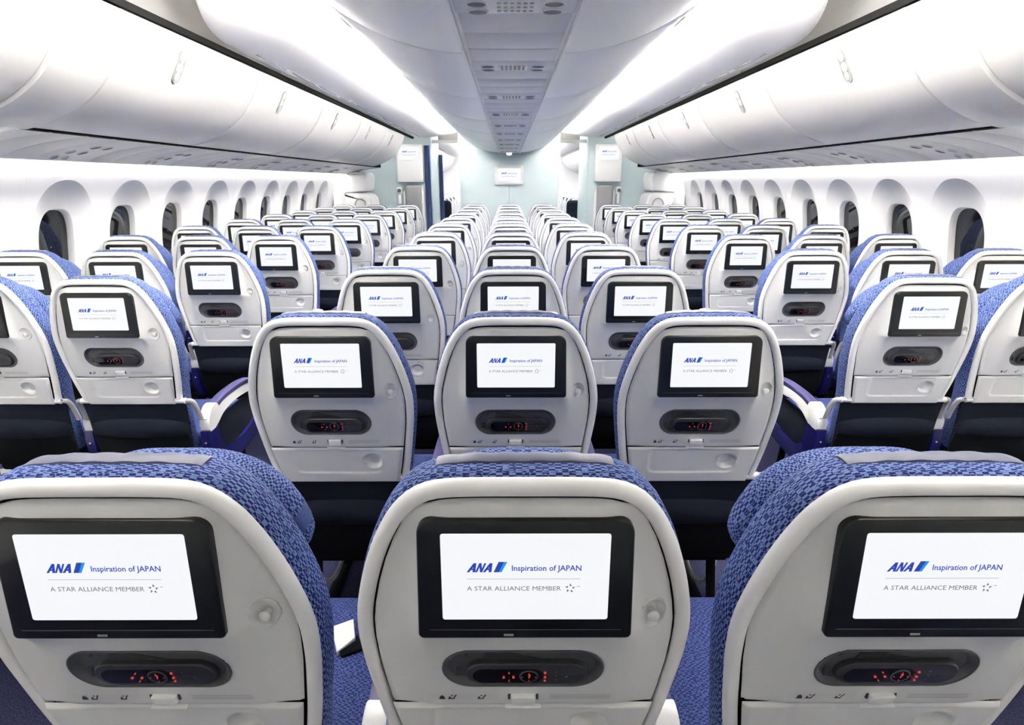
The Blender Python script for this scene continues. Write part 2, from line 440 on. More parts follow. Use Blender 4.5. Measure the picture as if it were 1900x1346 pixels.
def m_placard(side):
    b = MB(); f = lambda x, z, d: (x, panel_y(x, z, halfw(z) - 0.0232) + d, z)
    # strip subdivided so it follows the panel
    def strip_(x0, x1, z0, z1, mi, d=-0.0006):
        n = 6; rows = [[f(lerp(x0, x1, k / n), z, d) for k in range(n + 1)] for z in (z1, z0)]
        b.grid(rows, mi)
    if side > 0:
        strip_(0.0345, 0.1290, 0.7745, 0.7890, 0)
        for z in (0.7860, 0.7820, 0.7785): strip_(0.0375, 0.1220, z - 0.0006, z + 0.0006, 1, -0.0010)
        return b.mesh('placard', [M['sticker'], M['stickline'], M['mark']], recalc=False)
    strip_(-0.1290, -0.0345, 0.7745, 0.7890, 0)
    def icon(pts, ox): b.add([f(ox + x * 0.001, 0.7768 + z * 0.00115, -0.0011) for x, z in pts], [list(range(len(pts)))], 2)
    for ox in (-0.118,):
        icon([(0, 0), (9, 0), (8, 5), (5, 8), (2, 6)], ox)
    for ox in (-0.105, -0.064):
        icon([(0, 0), (9, 0), (9, 2), (0, 2)], ox); icon([(7, 2), (9, 2), (13, 9), (10.5, 9)], ox); icon([(1, 2), (4, 2), (4, 5), (1, 5)], ox)
        icon([(4.5, 6.2), (7, 6.2), (7, 8.5), (4.5, 8.5)], ox)
    return b.mesh('placard', [M['sticker'], M['stickline'], M['mark']], recalc=False)
def m_latch():
    b = MB(); y = panel_y(0, 0.777, 0.19)
    for s in (-1, 1): b.box((s * 0.0195, y - 0.0012, 0.7830), (0.0035, 0.004, 0.010), 0.0006, 1)
    b.prism(rrect(0.0175, 0.0085, 0.0025, 0.0, 0.7795, 4, 0.0165, 0.004), lambda x, z, d: (x, y + d + (z - 0.777) * -0.2, z), -0.0075, 0.004, 0.0025)
    b.box((0, y + 0.0015, 0.7615), (0.050, 0.006, 0.0040), 0.001, 0)
    return b.mesh('tray_latch', [M['shell'], M['mark']])
def m_hook():
    b = MB(); y0 = panel_y(HOOK[0], HOOK[1], halfw(HOOK[1]) - 0.0232)
    rings = []
    for k, d in ((1.0, 0.0015), (1.0, -0.0012), (0.94, -0.0018), (0.86, -0.0005), (0.7, 0.006), (0.45, 0.0095), (0.1, 0.0105)):
        rings.append([(HOOK[0] + 0.0185 * k * math.cos(a), panel_y(HOOK[0] + 0.0185 * k * math.cos(a), HOOK[1] + 0.0245 * k * math.sin(a), halfw(HOOK[1]) - 0.0232) * 0.7 + y0 * 0.3 + d, HOOK[1] + 0.0245 * k * math.sin(a)) for a in [2 * PI * i / 28 for i in range(28)]])
    o = b.grid(rings, 0, closed_u=True); e = o + (len(rings) - 1) * 28
    b.f.append([e + k for k in range(28)]); b.m.append(0)
    return b.mesh('coat_hook', M['panel'], 60)
def m_knob():
    b = MB(); y0 = panel_y(HOOK[0], HOOK[1], halfw(HOOK[1]) - 0.0232)
    pts = [(HOOK[0] + 0.0005, y0 + 0.010 - 0.016 * t, HOOK[1] - 0.003) for t in (0, 0.35, 0.55, 0.7, 0.85, 0.95, 1.0)]
    b.tube(pts, [0.0045, 0.0045, 0.0055, 0.0075, 0.0082, 0.0068, 0.003], 16)
    return b.mesh('hook_knob', M['panel'], 50)

def m_tray():
    b = MB(); rows = []
    z1, z0 = 0.7580, 0.640
    for i in range(49):
        z = z1 - (z1 - z0) * i / 48
        w = halfw(max(z, 0.652)) - 0.0232
        row = []
        for k in range(73):
            x = w * (k / 36 - 1)
            y = 0.0505 + (z1 - z) * 0.175
            # inset field with rounded lower corners
            qx = abs(x) - (0.1235 - 0.02); qz = (0.673 + 0.02) - z
            q = math.hypot(max(qx, 0), max(qz, 0)) - 0.02 if (qx > 0 or qz > 0) else max(qx, qz) - 0.02
            y += 0.0030 * (1 - sstep(-0.0035, 0.0, q)) * (1 - sstep(0.748, 0.7560, z))
            q = math.hypot(x - 0.0970, (z - 0.7140) * 1.05)
            y += 0.016 * (1 - sstep(0.015, 0.0285, q)) - 0.0014 * sstep(0.023, 0.028, q) * (1 - sstep(0.028, 0.033, q))
            e = min(w - abs(x), z1 - z, z - z0); y += 0.007 * (1 - sstep(0, 0.0035, e))
            row.append((x, y, z))
        rows.append(row)
    b.grid(rows)
    # bottom lip so the table has thickness
    last = rows[-1]; b.grid([last, [(x, y + 0.012, z + 0.001) for x, y, z in last]])
    return b.mesh('tray_table', M['panel'], 60)
def m_trayarm(s, k=0.0):
    b = MB(); s_ = s; s = 1
    b.tube([(s_ * (0.165 - k), 0.085, 0.652), (s_ * (0.200 - k), 0.085, 0.652)], 0.0105, 14)
    b.tube([(s_ * (0.200 - k), 0.085, 0.652), (s_ * (0.204 - k), 0.085, 0.652)], 0.012, 14)
    pts = [(s_ * (0.202 - k), 0.088, 0.650), (s_ * (0.218 - 1.2 * k), 0.090, 0.650), (s_ * (0.226 - 1.3 * k), 0.097, 0.638), (s_ * (0.229 - 1.4 * k), 0.110, 0.605), (s_ * (0.231 - 1.5 * k), 0.122, 0.560)]
    b.tube(catmull(pts, 5), 0.0095, 10, 1)
    return b.mesh('tray_arm', [M['shell'], M['greyplastic']])
def m_backcushion():
    b = MB()
    half2 = catmull([(x, z) for z, x in HALF[:-1]] + [(0.186, 0.60), (0.176, 0.50), (0.170, 0.42)], 5)
    o = resample([(-x, z) for x, z in half2[::-1]] + half2[1:], 97); nn = normals(o)
    sec = [(-0.012, 0.010), (-0.004, 0.0135), (0.0015, 0.020), (0.0030, 0.032), (0.0028, 0.052), (0.0000, 0.070), (-0.009, 0.086), (-0.020, 0.097), (-0.036, 0.106), (-0.065, 0.110)]
    r, uv = sweep(sec, o, nn); b.grid(r, 0, uv=uv)
    # front face closed across
    n = len(o); last = r[-1]
    off = len(b.v) - n
    for i in range(n // 2):
        a, c = off + i, off + n - 1 - i
        if c - 1 > a + 1: b.f.append([a, a + 1, c - 1, c]); b.m.append(0)
    return b.mesh('back_cushion', M['cloth'], 60)
def m_headrest():
    b = MB(); rows, uv = [], []
    N = 64
    secs = [(0.90, 0.112), (0.97, 0.117), (1.0, 0.128), (1.005, 0.145), (0.99, 0.165), (0.95, 0.180), (0.86, 0.187), (0.6, 0.190), (0.25, 0.190)]
    for k, (sc, d) in enumerate(secs):
        row, ur = [], []
        for i in range(N):
            a = 2 * PI * i / N; ca, sa = math.cos(a), math.sin(a)
            ex = 2 / 3.4
            x = 0.180 * sc * math.copysign(abs(ca) ** ex, ca); z = 0.998 + 0.106 * sc * math.copysign(abs(sa) ** ex, sa)
            if z > 0.940: x *= 1 - 0.38 * ((z - 0.940) / 0.164) ** 1.6
            else: x *= 1 - 0.10 * ((0.940 - z) / 0.05) ** 2
            row.append((x, yrim(z) + d - 0.004 + 0.6 * x * x, z)); ur.append((0.25 * a, k * 0.012))
        rows.append(row); uv.append(ur)
    b.grid(rows, 0, closed_u=True, uv=uv)
    o = len(b.v) - N; b.f.append([o + i for i in range(N)]); b.m.append(0)
    b.f.append(list(range(N))[::-1]); b.m.append(0)
    return b.mesh('headrest', M['cloth'], 60)
def m_flap():
    b = MB(); rows = []
    prof = [(0.043, 1.1415), (0.0432, 1.1475), (0.046, 1.1485), (0.056, 1.1490), (0.066, 1.1480), (0.076, 1.143), (0.094, 1.130), (0.115, 1.112), (0.14, 1.098)]
    for y, z in prof:
        w = 0.1085 - 0.004 * max(0, (y - 0.06) / 0.09)
        rows.append([(w * (k / 16 - 1), y, z - 0.006 * (k / 16 - 1) ** 4 + 0.0008 * math.sin(k * 1.1)) for k in range(33)])
    b.grid(rows); b.grid([[(x, y, z - 0.0045) for x, y, z in r] for r in rows])
    for j in (0, 32): b.grid([[r[j] for r in rows], [(r[j][0], r[j][1], r[j][2] - 0.0045) for r in rows]])
    b.grid([rows[0], [(x, y, z - 0.0045) for x, y, z in rows[0]]])
    return b.mesh('headrest_flap', M['flap'], 50)
def m_pan():
    b = MB()
    prof = [(0.225, 0.40), (0.23, 0.445), (0.26, 0.450), (0.35, 0.447), (0.52, 0.446), (0.62, 0.446), (0.665, 0.436), (0.685, 0.41), (0.685, 0.36), (0.66, 0.325), (0.40, 0.325), (0.24, 0.335)]
    prof = catmull(prof + [prof[0]], 4); rows, uv = [], []
    xs = [-0.211, -0.209, -0.202, -0.18, -0.1, 0, 0.1, 0.18, 0.202, 0.209, 0.211]; sc = [0.8, 0.93, 0.985, 1, 1, 1, 1, 1, 0.985, 0.93, 0.8]
    for x, k in zip(xs, sc):
        row, ur, L = [], [], 0
        for i, (y, z) in enumerate(prof):
            if i: L += math.dist(prof[i], prof[i - 1])
            row.append((x, 0.4 + (y - 0.4) * (0.9 + 0.1 * k), 0.385 + (z - 0.385) * k)); ur.append((x, L))
        rows.append(row); uv.append(ur)
    b.grid(rows, 0, uv=uv)
    return b.mesh('seat_cushion', M['cloth2'], 60)
def m_pocket():
    b = MB(); rows = []
    for z, y in ((0.66, 0.080), (0.63, 0.084), (0.60, 0.090), (0.575, 0.0945), (0.545, 0.099)):
        rows.append([(0.199 * (k / 16 - 1), y, z) for k in range(33)])
    b.grid(rows)
    rows = []
    for i in range(13):
        t = i / 12; z = 0.575 - 0.085 * t
        rows.append([(0.192 * (k / 20 - 1), 0.094 - 0.026 * math.sin(PI * min(1, t * 0.9 + 0.05)) ** 0.7 * (1 - abs(k / 20 - 1) ** 4),
                      z - 0.022 * abs(k / 20 - 1) ** 3 * (1 - 1.6 * t)) for k in range(41)])
    b.grid(rows)
    rows = [[(0.190 * (k / 16 - 1), y, z) for k in range(33)] for z, y in ((0.50, 0.096), (0.42, 0.106), (0.36, 0.13), (0.31, 0.17), (0.30, 0.30))]
    b.grid(rows, 1)
    for s in (-1, 1): b.tube([(s * 0.197, 0.092, 0.64), (s * 0.193, 0.100, 0.50), (s * 0.188, 0.112, 0.40)], 0.0035, 6, 0)
    return b.mesh('literature_pocket', [M['navy'], M['dark']], 50)
def m_base():
    b = MB()
    b.box((0, 0.42, 0.30), (0.40, 0.44, 0.05), 0.01)
    for s in (-1, 1):
        b.tube([(s * 0.17, 0.28, 0.29), (s * 0.17, 0.20, 0.012)], 0.016, 8); b.tube([(s * 0.17, 0.52, 0.29), (s * 0.17, 0.56, 0.012)], 0.016, 8)
        b.box((s * 0.17, 0.38, 0.008), (0.04, 0.46, 0.016), 0.004)
    return b.mesh('leg_frame', M['dark'])
def m_bar(s):
    b = MB()
    pts = [(s * 0.200, 0.285, 0.295), (s * 0.192, 0.290, 0.20), (s * 0.180, 0.300, 0.135), (s * 0.160, 0.320, 0.108), (s * 0.140, 0.355, 0.120), (s * 0.128, 0.42, 0.165), (s * 0.115, 0.52, 0.26)]
    b.tube(catmull(pts, 5), 0.0085, 10)
    return b.mesh('baggage_bar', M['metal'])

def m_armrest():
    """white moulded arm, its outline in the y-z plane"""
    b = MB()
    top = [(0.170, 0.545), (0.200, 0.572), (0.260, 0.583), (0.34, 0.586), (0.44, 0.583), (0.52, 0.572), (0.56, 0.560), (0.58, 0.545)]
    bot = [(0.57, 0.532), (0.50, 0.540), (0.40, 0.548), (0.32, 0.545), (0.26, 0.535), (0.215, 0.515), (0.185, 0.500), (0.160, 0.500)]
    b.prism(catmull(top, 3) + catmull(bot, 3), lambda y, z, d: (d, y, z), -0.0185, 0.0185, 0.003)
    return b.mesh('armrest', M['shell'])
def m_armpad():
    b = MB(); rows = []
    path = catmull([(0.200, 0.583), (0.27, 0.598), (0.36, 0.603), (0.46, 0.600), (0.54, 0.587), (0.585, 0.562)], 6)
    sec = [(-0.019, -0.014), (-0.0208, -0.004), (-0.0188, 0.003), (-0.011, 0.006), (0.011, 0.006), (0.0188, 0.003), (0.0208, -0.004), (0.019, -0.014)]
    for y, z in path: rows.append([(x, y, z + d) for x, d in sec])
    o = b.grid(rows, 0, closed_u=True)
    b.f.append([o + k for k in range(8)]); b.m.append(0); e = o + (len(rows) - 1) * 8; b.f.append([e + k for k in range(8)][::-1]); b.m.append(0)
    return b.mesh('armrest_pad', M['pad'], 50)
def m_armcap():
    b = MB()
    poly = catmull([(0.132, 0.500), (0.128, 0.535), (0.140, 0.562), (0.170, 0.592), (0.205, 0.597), (0.222, 0.575), (0.215, 0.535), (0.190, 0.508), (0.165, 0.500)], 4)
    b.prism(poly, lambda y, z, d: (d, y, z), -0.0208, 0.0208, 0.004)
    b.box((0, 0.1345, 0.551), (0.026, 0.004, 0.006), 0.0008, 1)
    return b.mesh('hinge_cap', [M['shell'], M['greyplastic']])
def m_armside():
    b = MB()
    outer = [(0.120, 0.505), (0.118, 0.43), (0.135, 0.36), (0.18, 0.315), (0.26, 0.295), (0.40, 0.300), (0.56, 0.325), (0.64, 0.36), (0.655, 0.40),
             (0.60, 0.405), (0.45, 0.375), (0.33, 0.365), (0.25, 0.380), (0.215, 0.425), (0.205, 0.47), (0.200, 0.508)]
    b.prism(catmull(outer, 3), lambda y, z, d: (d, y, z), -0.019, 0.019, 0.006)
    b.tube([(0, 0.119, 0.455), (0, 0.1155, 0.455)], 0.004, 8, 1)
    # dark inner infill
    b.box((0, 0.40, 0.44), (0.012, 0.42, 0.16), 0.004, 2)
    return b.mesh('side_panel', [M['blue'], M['metal'], M['navy']])
def m_belt():
    b = MB()
    b.prism([(0.062, 0.530), (0.108, 0.552), (0.125, 0.500), (0.092, 0.462)], lambda x, y, d: (x, y, 0.463 + d + (y - 0.5) * 0.15), 0.0, -0.012, 0.003)
    b.box((0.115, 0.485, 0.452), (0.05, 0.045, 0.005), 0.002, 1, rot=Matrix.Rotation(0.5, 4, 'Z'))
    return b.mesh('seat_belt', [M['yellow'], M['dark']])

ME = dict(back_shell=m_shell(), back_panel=m_panel(), monitor=m_bezel(), display=m_display(), remote_dock=m_dock(), remote_control=m_remote(), placard_l=m_placard(-1), placard_r=m_placard(1),
          tray_latch=m_latch(), coat_hook=m_hook(), hook_knob=m_knob(), tray_table=m_tray(), arm_l=m_trayarm(-1), arm_r=m_trayarm(1), arm_ls=m_trayarm(-1, 0.012), arm_rs=m_trayarm(1, 0.012), back_cushion=m_backcushion(),
          headrest=m_headrest(), headrest_flap=m_flap(), seat_cushion=m_pan(), literature_pocket=m_pocket(), leg_frame=m_base(), bar_l=m_bar(-1), bar_r=m_bar(1),
          armrest=m_armrest(), armrest_pad=m_armpad(), hinge_cap=m_armcap(), side_panel=m_armside(), seat_belt=m_belt())

def armrest(t, x):
    a = link('armrest', ME['armrest'], t, (x, 0, 0))
    for k in ('armrest_pad', 'hinge_cap', 'side_panel'): link(k, ME[k], a)
def seat(x, y, label, group, pitch, arms=(1,), detail=2, bar=0, belt=False):
    t = thing('airline_seat', label, 'seat', (x, y, 0), group)
    link('back_shell', ME['back_shell'], t)
    p = link('back_panel', ME['back_panel'], t)
    m = link('monitor', ME['monitor'], t); link('display', ME['display'], m)
    d = link('remote_dock', ME['remote_dock'], t); link('remote_control', ME['remote_control'], d)
    tr = link('tray_table', ME['tray_table'], t)
    h = link('coat_hook', ME['coat_hook'], t)
    link('back_cushion', ME['back_cushion'], t)
    hr = link('headrest', ME['headrest'], t); link('headrest_flap', ME['headrest_flap'], hr)
    link('seat_cushion', ME['seat_cushion'], t)
    link('literature_pocket', ME['literature_pocket'], t)
    link('leg_frame', ME['leg_frame'], t)
    if detail >= 2:
        link('placard', ME['placard_l'], p); link('placard', ME['placard_r'], p); link('tray_latch', ME['tray_latch'], tr); link('hook_knob', ME['hook_knob'], h)
        link('tray_arm', ME['arm_l' if -1 in arms else 'arm_ls'], t); link('tray_arm', ME['arm_r' if 1 in arms else 'arm_rs'], t)
        for s in arms: armrest(t, s * pitch / 2)
    elif detail == 1:
        link('hook_knob', ME['hook_knob'], h)
        for s in arms: armrest(t, s * pitch / 2)
    if bar: link('baggage_bar', ME['bar_l' if bar < 0 else 'bar_r'], t)
    if belt: link('seat_belt', ME['seat_belt'], t)
    return t

PITCH_Y = 0.834
ORD = ['first', 'second', 'third', 'fourth', 'fifth', 'sixth', 'seventh', 'eighth', 'ninth', 'tenth', 'eleventh']
CEN = 0.5
for k in range(11):
    for c, (cx, where) in enumerate(((-CEN, 'beside the left-hand aisle'), (0.0, 'in the middle column'), (CEN, 'beside the right-hand aisle'))):
        lab = f'white-backed blue seat, {ORD[k]} from the bottom in the centre block, {where}'
        seat(cx, 0.59 + PITCH_Y * k, lab, 'economy seats of the centre block', CEN, (-1, 1) if c == 0 else (1,), 2 if k < 5 else 0,
             {0: -1, 1: 0, 2: 1}[c] if k < 3 else 0, belt=(k == 0 and c == 0))
SX = (1.487, 1.960, 2.430); SP = 0.472
for s, side in ((-1, 'left'), (1, 'right')):
    for k in range(-1, 9):
        for c, where in enumerate(('aisle', 'middle', 'window')):
            if k < c - 1: continue          # out of the picture
            lab = f'white-backed blue seat, {ORD[k + 1 - c]} from the bottom in the {side}-hand block, {where} column'
            arms = (-s, s) if c == 0 else (s,)
            seat(s * (SX[c] + (0.02 if k < 0 else 0)), 2.037 + PITCH_Y * k - (0.03 if k < 0 else 0), lab, f'economy seats of the {side}-hand block', SP, arms, 2 if k < 5 else 0)

# ================================================================== THE CABIN SHELL
Y0, Y1 = -2.0, 18.0
def sheet(name, prof, y0, y1, mats, n=2, sharp=40, thick=0.0, solid_back=None):
    b = MB()
    rows = [[(x, lerp(y0, y1, k / n), z) for x, z in prof] for k in range(n + 1)]
    b.grid(rows)
    return b.mesh(name, mats, sharp, recalc=False)
b = MB(); b.box((0, 8, -0.02), (5.6, 20.4, 0.04)); struct('floor', b.mesh('floor', M['carpet']))

# ---- side walls with scooped window bays
WALLP = catmull([(1.66, 2.515), (1.60, 2.545), (1.50, 2.585), (1.40, 2.620), (1.25, 2.660), (1.10, 2.690), (0.90, 2.715), (0.70, 2.725), (0.45, 2.705), (0.25, 2.660), (0.02, 2.56)], 5)[::-1]
def xw(z): return interp(WALLP, z)
WIN_Y = [3.55 + 0.627 * i for i in range(9)]
WZ, WH = 1.095, 0.225
ZT, ZB = 1.655, 0.02
def window_module(b, yc, s):
    hy = 0.3135
    ang = sorted(set([2 * PI * i / 72 for i in range(72)] + [math.atan2(dz, dy) % (2 * PI) for dy in (-hy, hy) for dz in (ZT - WZ, ZB - WZ)]))
    def ringA(a):
        ca, sa = math.cos(a), math.sin(a); e = 2 / 3.0
        return 0.143 * math.copysign(abs(ca) ** e, ca), WH * math.copysign(abs(sa) ** e, sa)
    def ringB(a):
        ca, sa = math.cos(a), math.sin(a); e = 2 / 2.3
        return 0.268 * math.copysign(abs(ca) ** e, ca), (0.388 if sa > 0 else 0.27) * math.copysign(abs(sa) ** e, sa)
    def ringC(a):
        ca, sa = math.cos(a), math.sin(a)
        k = min(hy / abs(ca) if abs(ca) > 1e-6 else 1e9, ((ZT - WZ) if sa > 0 else (WZ - ZB)) / abs(sa) if abs(sa) > 1e-6 else 1e9)
        return ca * k, sa * k
    rows = []
    for t in (0, 0.1, 0.25, 0.4, 0.55, 0.7, 0.82, 0.92, 1.0):
        row = []
        for a in ang:
            (ay, az), (by, bz) = ringA(a), ringB(a)
            y, z = lerp(ay, by, t), lerp(az, bz, t); w = max(0, math.sin(a)) ** 0.7; q = 1 - t
            d = 0.052 * lerp(sstep(0, 1, q), q ** 0.9, w)
            row.append((s * (xw(WZ + z) + d), yc + y, WZ + z))
        rows.append(row)
    for t in [k / 12 for k in range(0, 13)]:
        row = []
        for a in ang:
            (by, bz), (cy, cz) = ringB(a), ringC(a)
            y, z = lerp(by, cy, t), lerp(bz, cz, t); row.append((s * xw(WZ + z), yc + y, WZ + z))
        rows.append(row)
    b.grid(rows, 0, closed_u=True)
def window_frame(s, yc):
    b = MB(); rows = []
    for k, d in ((1.0, 0.050), (0.99, 0.055), (0.975, 0.070), (0.965, 0.098)):
        row = []
        for i in range(72):
            a = 2 * PI * i / 72; ca, sa = math.cos(a), math.sin(a); e = 2 / 3.0
            y, z = 0.143 * k * math.copysign(abs(ca) ** e, ca), WH * k * math.copysign(abs(sa) ** e, sa)
            row.append((s * (xw(WZ + z) + d), y, WZ + z))
        rows.append(row)
    b.grid(rows, 0, closed_u=True)
    return b.mesh('window_frame', M['wall'], 50)
def window_pane(s):
    b = MB(); rows = []
    for k in (1.0, 0.6, 0.25, 0.02):
        row = []
        for i in range(72):
            a = 2 * PI * i / 72; ca, sa = math.cos(a), math.sin(a); e = 2 / 3.0
            z = WH * 0.97 * k * math.copysign(abs(sa) ** e, sa)
            row.append((s * (xw(WZ + z) + 0.090), 0.143 * 0.975 * k * math.copysign(abs(ca) ** e, ca), WZ + z))
        rows.append(row)
    b.grid(rows, 0, closed_u=True)
    return b.mesh('window_pane', M['glass'], 60)
wi = 0
for s, side in ((-1, 'left'), (1, 'right')):
    b = MB()
    for yc in WIN_Y: window_module(b, yc, s)
    ya, yb = WIN_Y[0] - 0.3135, WIN_Y[-1] + 0.3135
    zs = [ZT - (ZT - ZB) * k / 24 for k in range(25)]
    for y0, y1 in ((Y0, ya), (yb, Y1)): b.grid([[(s * xw(z), y, z) for z in zs] for y in (y0, y1)])
    struct(f'wall_{side}', b.mesh(f'wall_{side}', M['wall'], 14, recalc=False))
    # shallow seam between the lining panels
    for j, yy in enumerate([ya + 0.627 * 2 * q for q in range(0, 5)]):
        bb = MB(); bb.grid([[(s * (xw(z) - d), yy + dy, z) for z in zs] for dy, d in ((-0.006, -0.001), (-0.003, 0.0015), (0.003, 0.0015), (0.006, -0.001))])
        struct(f'trim_{1 + j + (5 if s > 0 else 0)}', bb.mesh('trim', M['wall'], 60, recalc=False))
    fr, pn = window_frame(s, 0), window_pane(s)
    for yc in WIN_Y:
        wi += 1
        w = struct(f'window_{wi}', fr, None, (0, yc, 0)); struct('window_pane', pn, w)

# ---- outer overhead bins
BINP = catmull([(1.500, 2.103), (1.515, 2.045), (1.548, 1.975), (1.600, 1.895), (1.665, 1.825), (1.745, 1.768), (1.840, 1.722), (1.930, 1.693), (2.000, 1.680)], 5)
BINP = resample(BINP, 33)
def bin_meshes(s, L):
    # rounded outer door, rolled in along all four edges
    n = len(BINP); nn = []
    for i in range(n):
        a, c = BINP[max(i - 1, 0)], BINP[min(i + 1, n - 1)]; tx, tz = c[0] - a[0], c[1] - a[1]; q = math.hypot(tx, tz); nn.append((-tz / q, tx / q))
    if nn[n // 2][0] < 0: nn = [(-a, -c) for a, c in nn]     # pointing into the bin (outboard and up)
    d = MB(); rows = []
    ys = [0.004, 0.005, 0.008, 0.014, 0.02] + [0.02 + (L - 0.04) * k / 8 for k in range(1, 8)] + [L - 0.02, L - 0.014, L - 0.008, L - 0.005, L - 0.004]
    ins = [0.016, 0.009, 0.004, 0.001, 0] + [0] * 7 + [0, 0.001, 0.004, 0.009, 0.016]
    for y, k in zip(ys, ins):
        row = []
        for i, (x, z) in enumerate(BINP):
            e = min(i, n - 1 - i); kk = k + (0.008, 0.002)[e] if e < 2 else k
            row.append((s * (x + nn[i][0] * kk), y, z + nn[i][1] * kk))
        rows.append(row)
    d.grid(rows)
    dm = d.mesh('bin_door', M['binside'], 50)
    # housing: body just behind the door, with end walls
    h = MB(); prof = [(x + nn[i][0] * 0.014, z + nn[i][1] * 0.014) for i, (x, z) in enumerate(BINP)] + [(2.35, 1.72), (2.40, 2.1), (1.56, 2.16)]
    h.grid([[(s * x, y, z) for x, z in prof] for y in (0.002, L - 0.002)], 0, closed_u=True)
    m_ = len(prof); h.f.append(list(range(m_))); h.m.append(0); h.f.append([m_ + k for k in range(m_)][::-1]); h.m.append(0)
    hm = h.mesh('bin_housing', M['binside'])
    # oval latch: dish with two round buttons
    i0 = 6; px, pz = BINP[i0]; N = Vector((-s * nn[i0][0], 0, -nn[i0][1])); T = Vector((s * (BINP[i0 + 1][0] - BINP[i0 - 1][0]), 0, BINP[i0 + 1][1] - BINP[i0 - 1][1])).normalized()
    f = lambda u, v, q: Vector((s * px, L * 0.34, pz)) + Vector((0, 1, 0)) * u + T * v + N * q
    l = MB(); rings = [[f(u * 1, v, q) for u, v in rrect(0.032 * k, 0.080 * k, 0.032 * k, 0, 0, 6)] for k, q in ((1.0, -0.002), (1.0, 0.002), (0.9, 0.003), (0.8, 0.0005))]
    o = l.grid(rings, 0, closed_u=True); e = o + 3 * len(rings[0]); l.f.append([e + k for k in range(len(rings[0]))]); l.m.append(0)
    for v, mi in ((-0.044, 1), (0.004, 1), (0.048, 2)):
        l.prism([(0.0225 * math.cos(a), v + 0.0225 * math.sin(a)) for a in [2 * PI * k / 16 for k in range(16)]], lambda a, c, q: f(a, c, q), 0.004, 0.0, 0.002, mi)
    lm = l.mesh('bin_latch', [M['latchgrey'], M['binside'], M['jump']])
    return dm, hm, lm
BL = 1.27
for s, side in ((-1, 'left'), (1, 'right')):
    dm, hm, lm = bin_meshes(s, BL)
    starts = [0.96] + [2.55 + BL * k for k in range(5)]
    names = ['running out of the top corner of the picture'] + [f'over the windows, {w}' for w in ('largest of those fully in view', 'second in line', 'third in line', 'fourth in line', 'last before the exit door')]
    for y, nm in zip(starts, names):
        t = thing('overhead_bin', f'curved white {side}-hand overhead bin {nm}', 'overhead bin', (0, y, 0), f'overhead bins along the {side}-hand side')
        link('bin_housing', hm, t); link('bin_door', dm, t); link('bin_latch', lm, t)
    # smooth cover between the near bin and the next
    b = MB(); n = len(BINP)
    off = lambda q: [(x - (0.010 if 0 < i < n - 1 else 0) * q, z - (0.010 if 0 < i < n - 1 else 0) * q) for i, (x, z) in enumerate(BINP)] + [(2.10, 1.665), (2.30, 1.635), (2.47, 1.575)]
    b.grid([[(s * x, y, z) for x, z in off(q)] for y, q in ((2.225, -0.6), (2.232, 0.6), (2.25, 1), (2.38, 1.2), (2.51, 1), (2.535, 0.6), (2.545, -0.6))])
    struct(f'trim_{11 if s < 0 else 12}', b.mesh('trim', M['binside'], 40))
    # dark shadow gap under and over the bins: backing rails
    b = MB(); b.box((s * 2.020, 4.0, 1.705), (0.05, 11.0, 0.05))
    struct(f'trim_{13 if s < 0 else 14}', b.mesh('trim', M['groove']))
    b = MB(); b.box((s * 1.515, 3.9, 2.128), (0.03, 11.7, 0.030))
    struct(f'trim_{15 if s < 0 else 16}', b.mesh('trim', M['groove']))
    # next cabin
    dm2, hm2, lm2 = bin_meshes(s, 1.9)
    for q, nm in ((0, 'seen through the doorway'), (1, 'deeper beyond the doorway'), (2, 'at the far end beyond the doorway')):
        t = thing('overhead_bin', f'white overhead bin of the next cabin, {side}-hand, {nm}', 'overhead bin', (0, 11.6 + 1.9 * q, 0), 'overhead bins of the next cabin')
        link('bin_housing', hm2, t); link('bin_door', dm2, t)

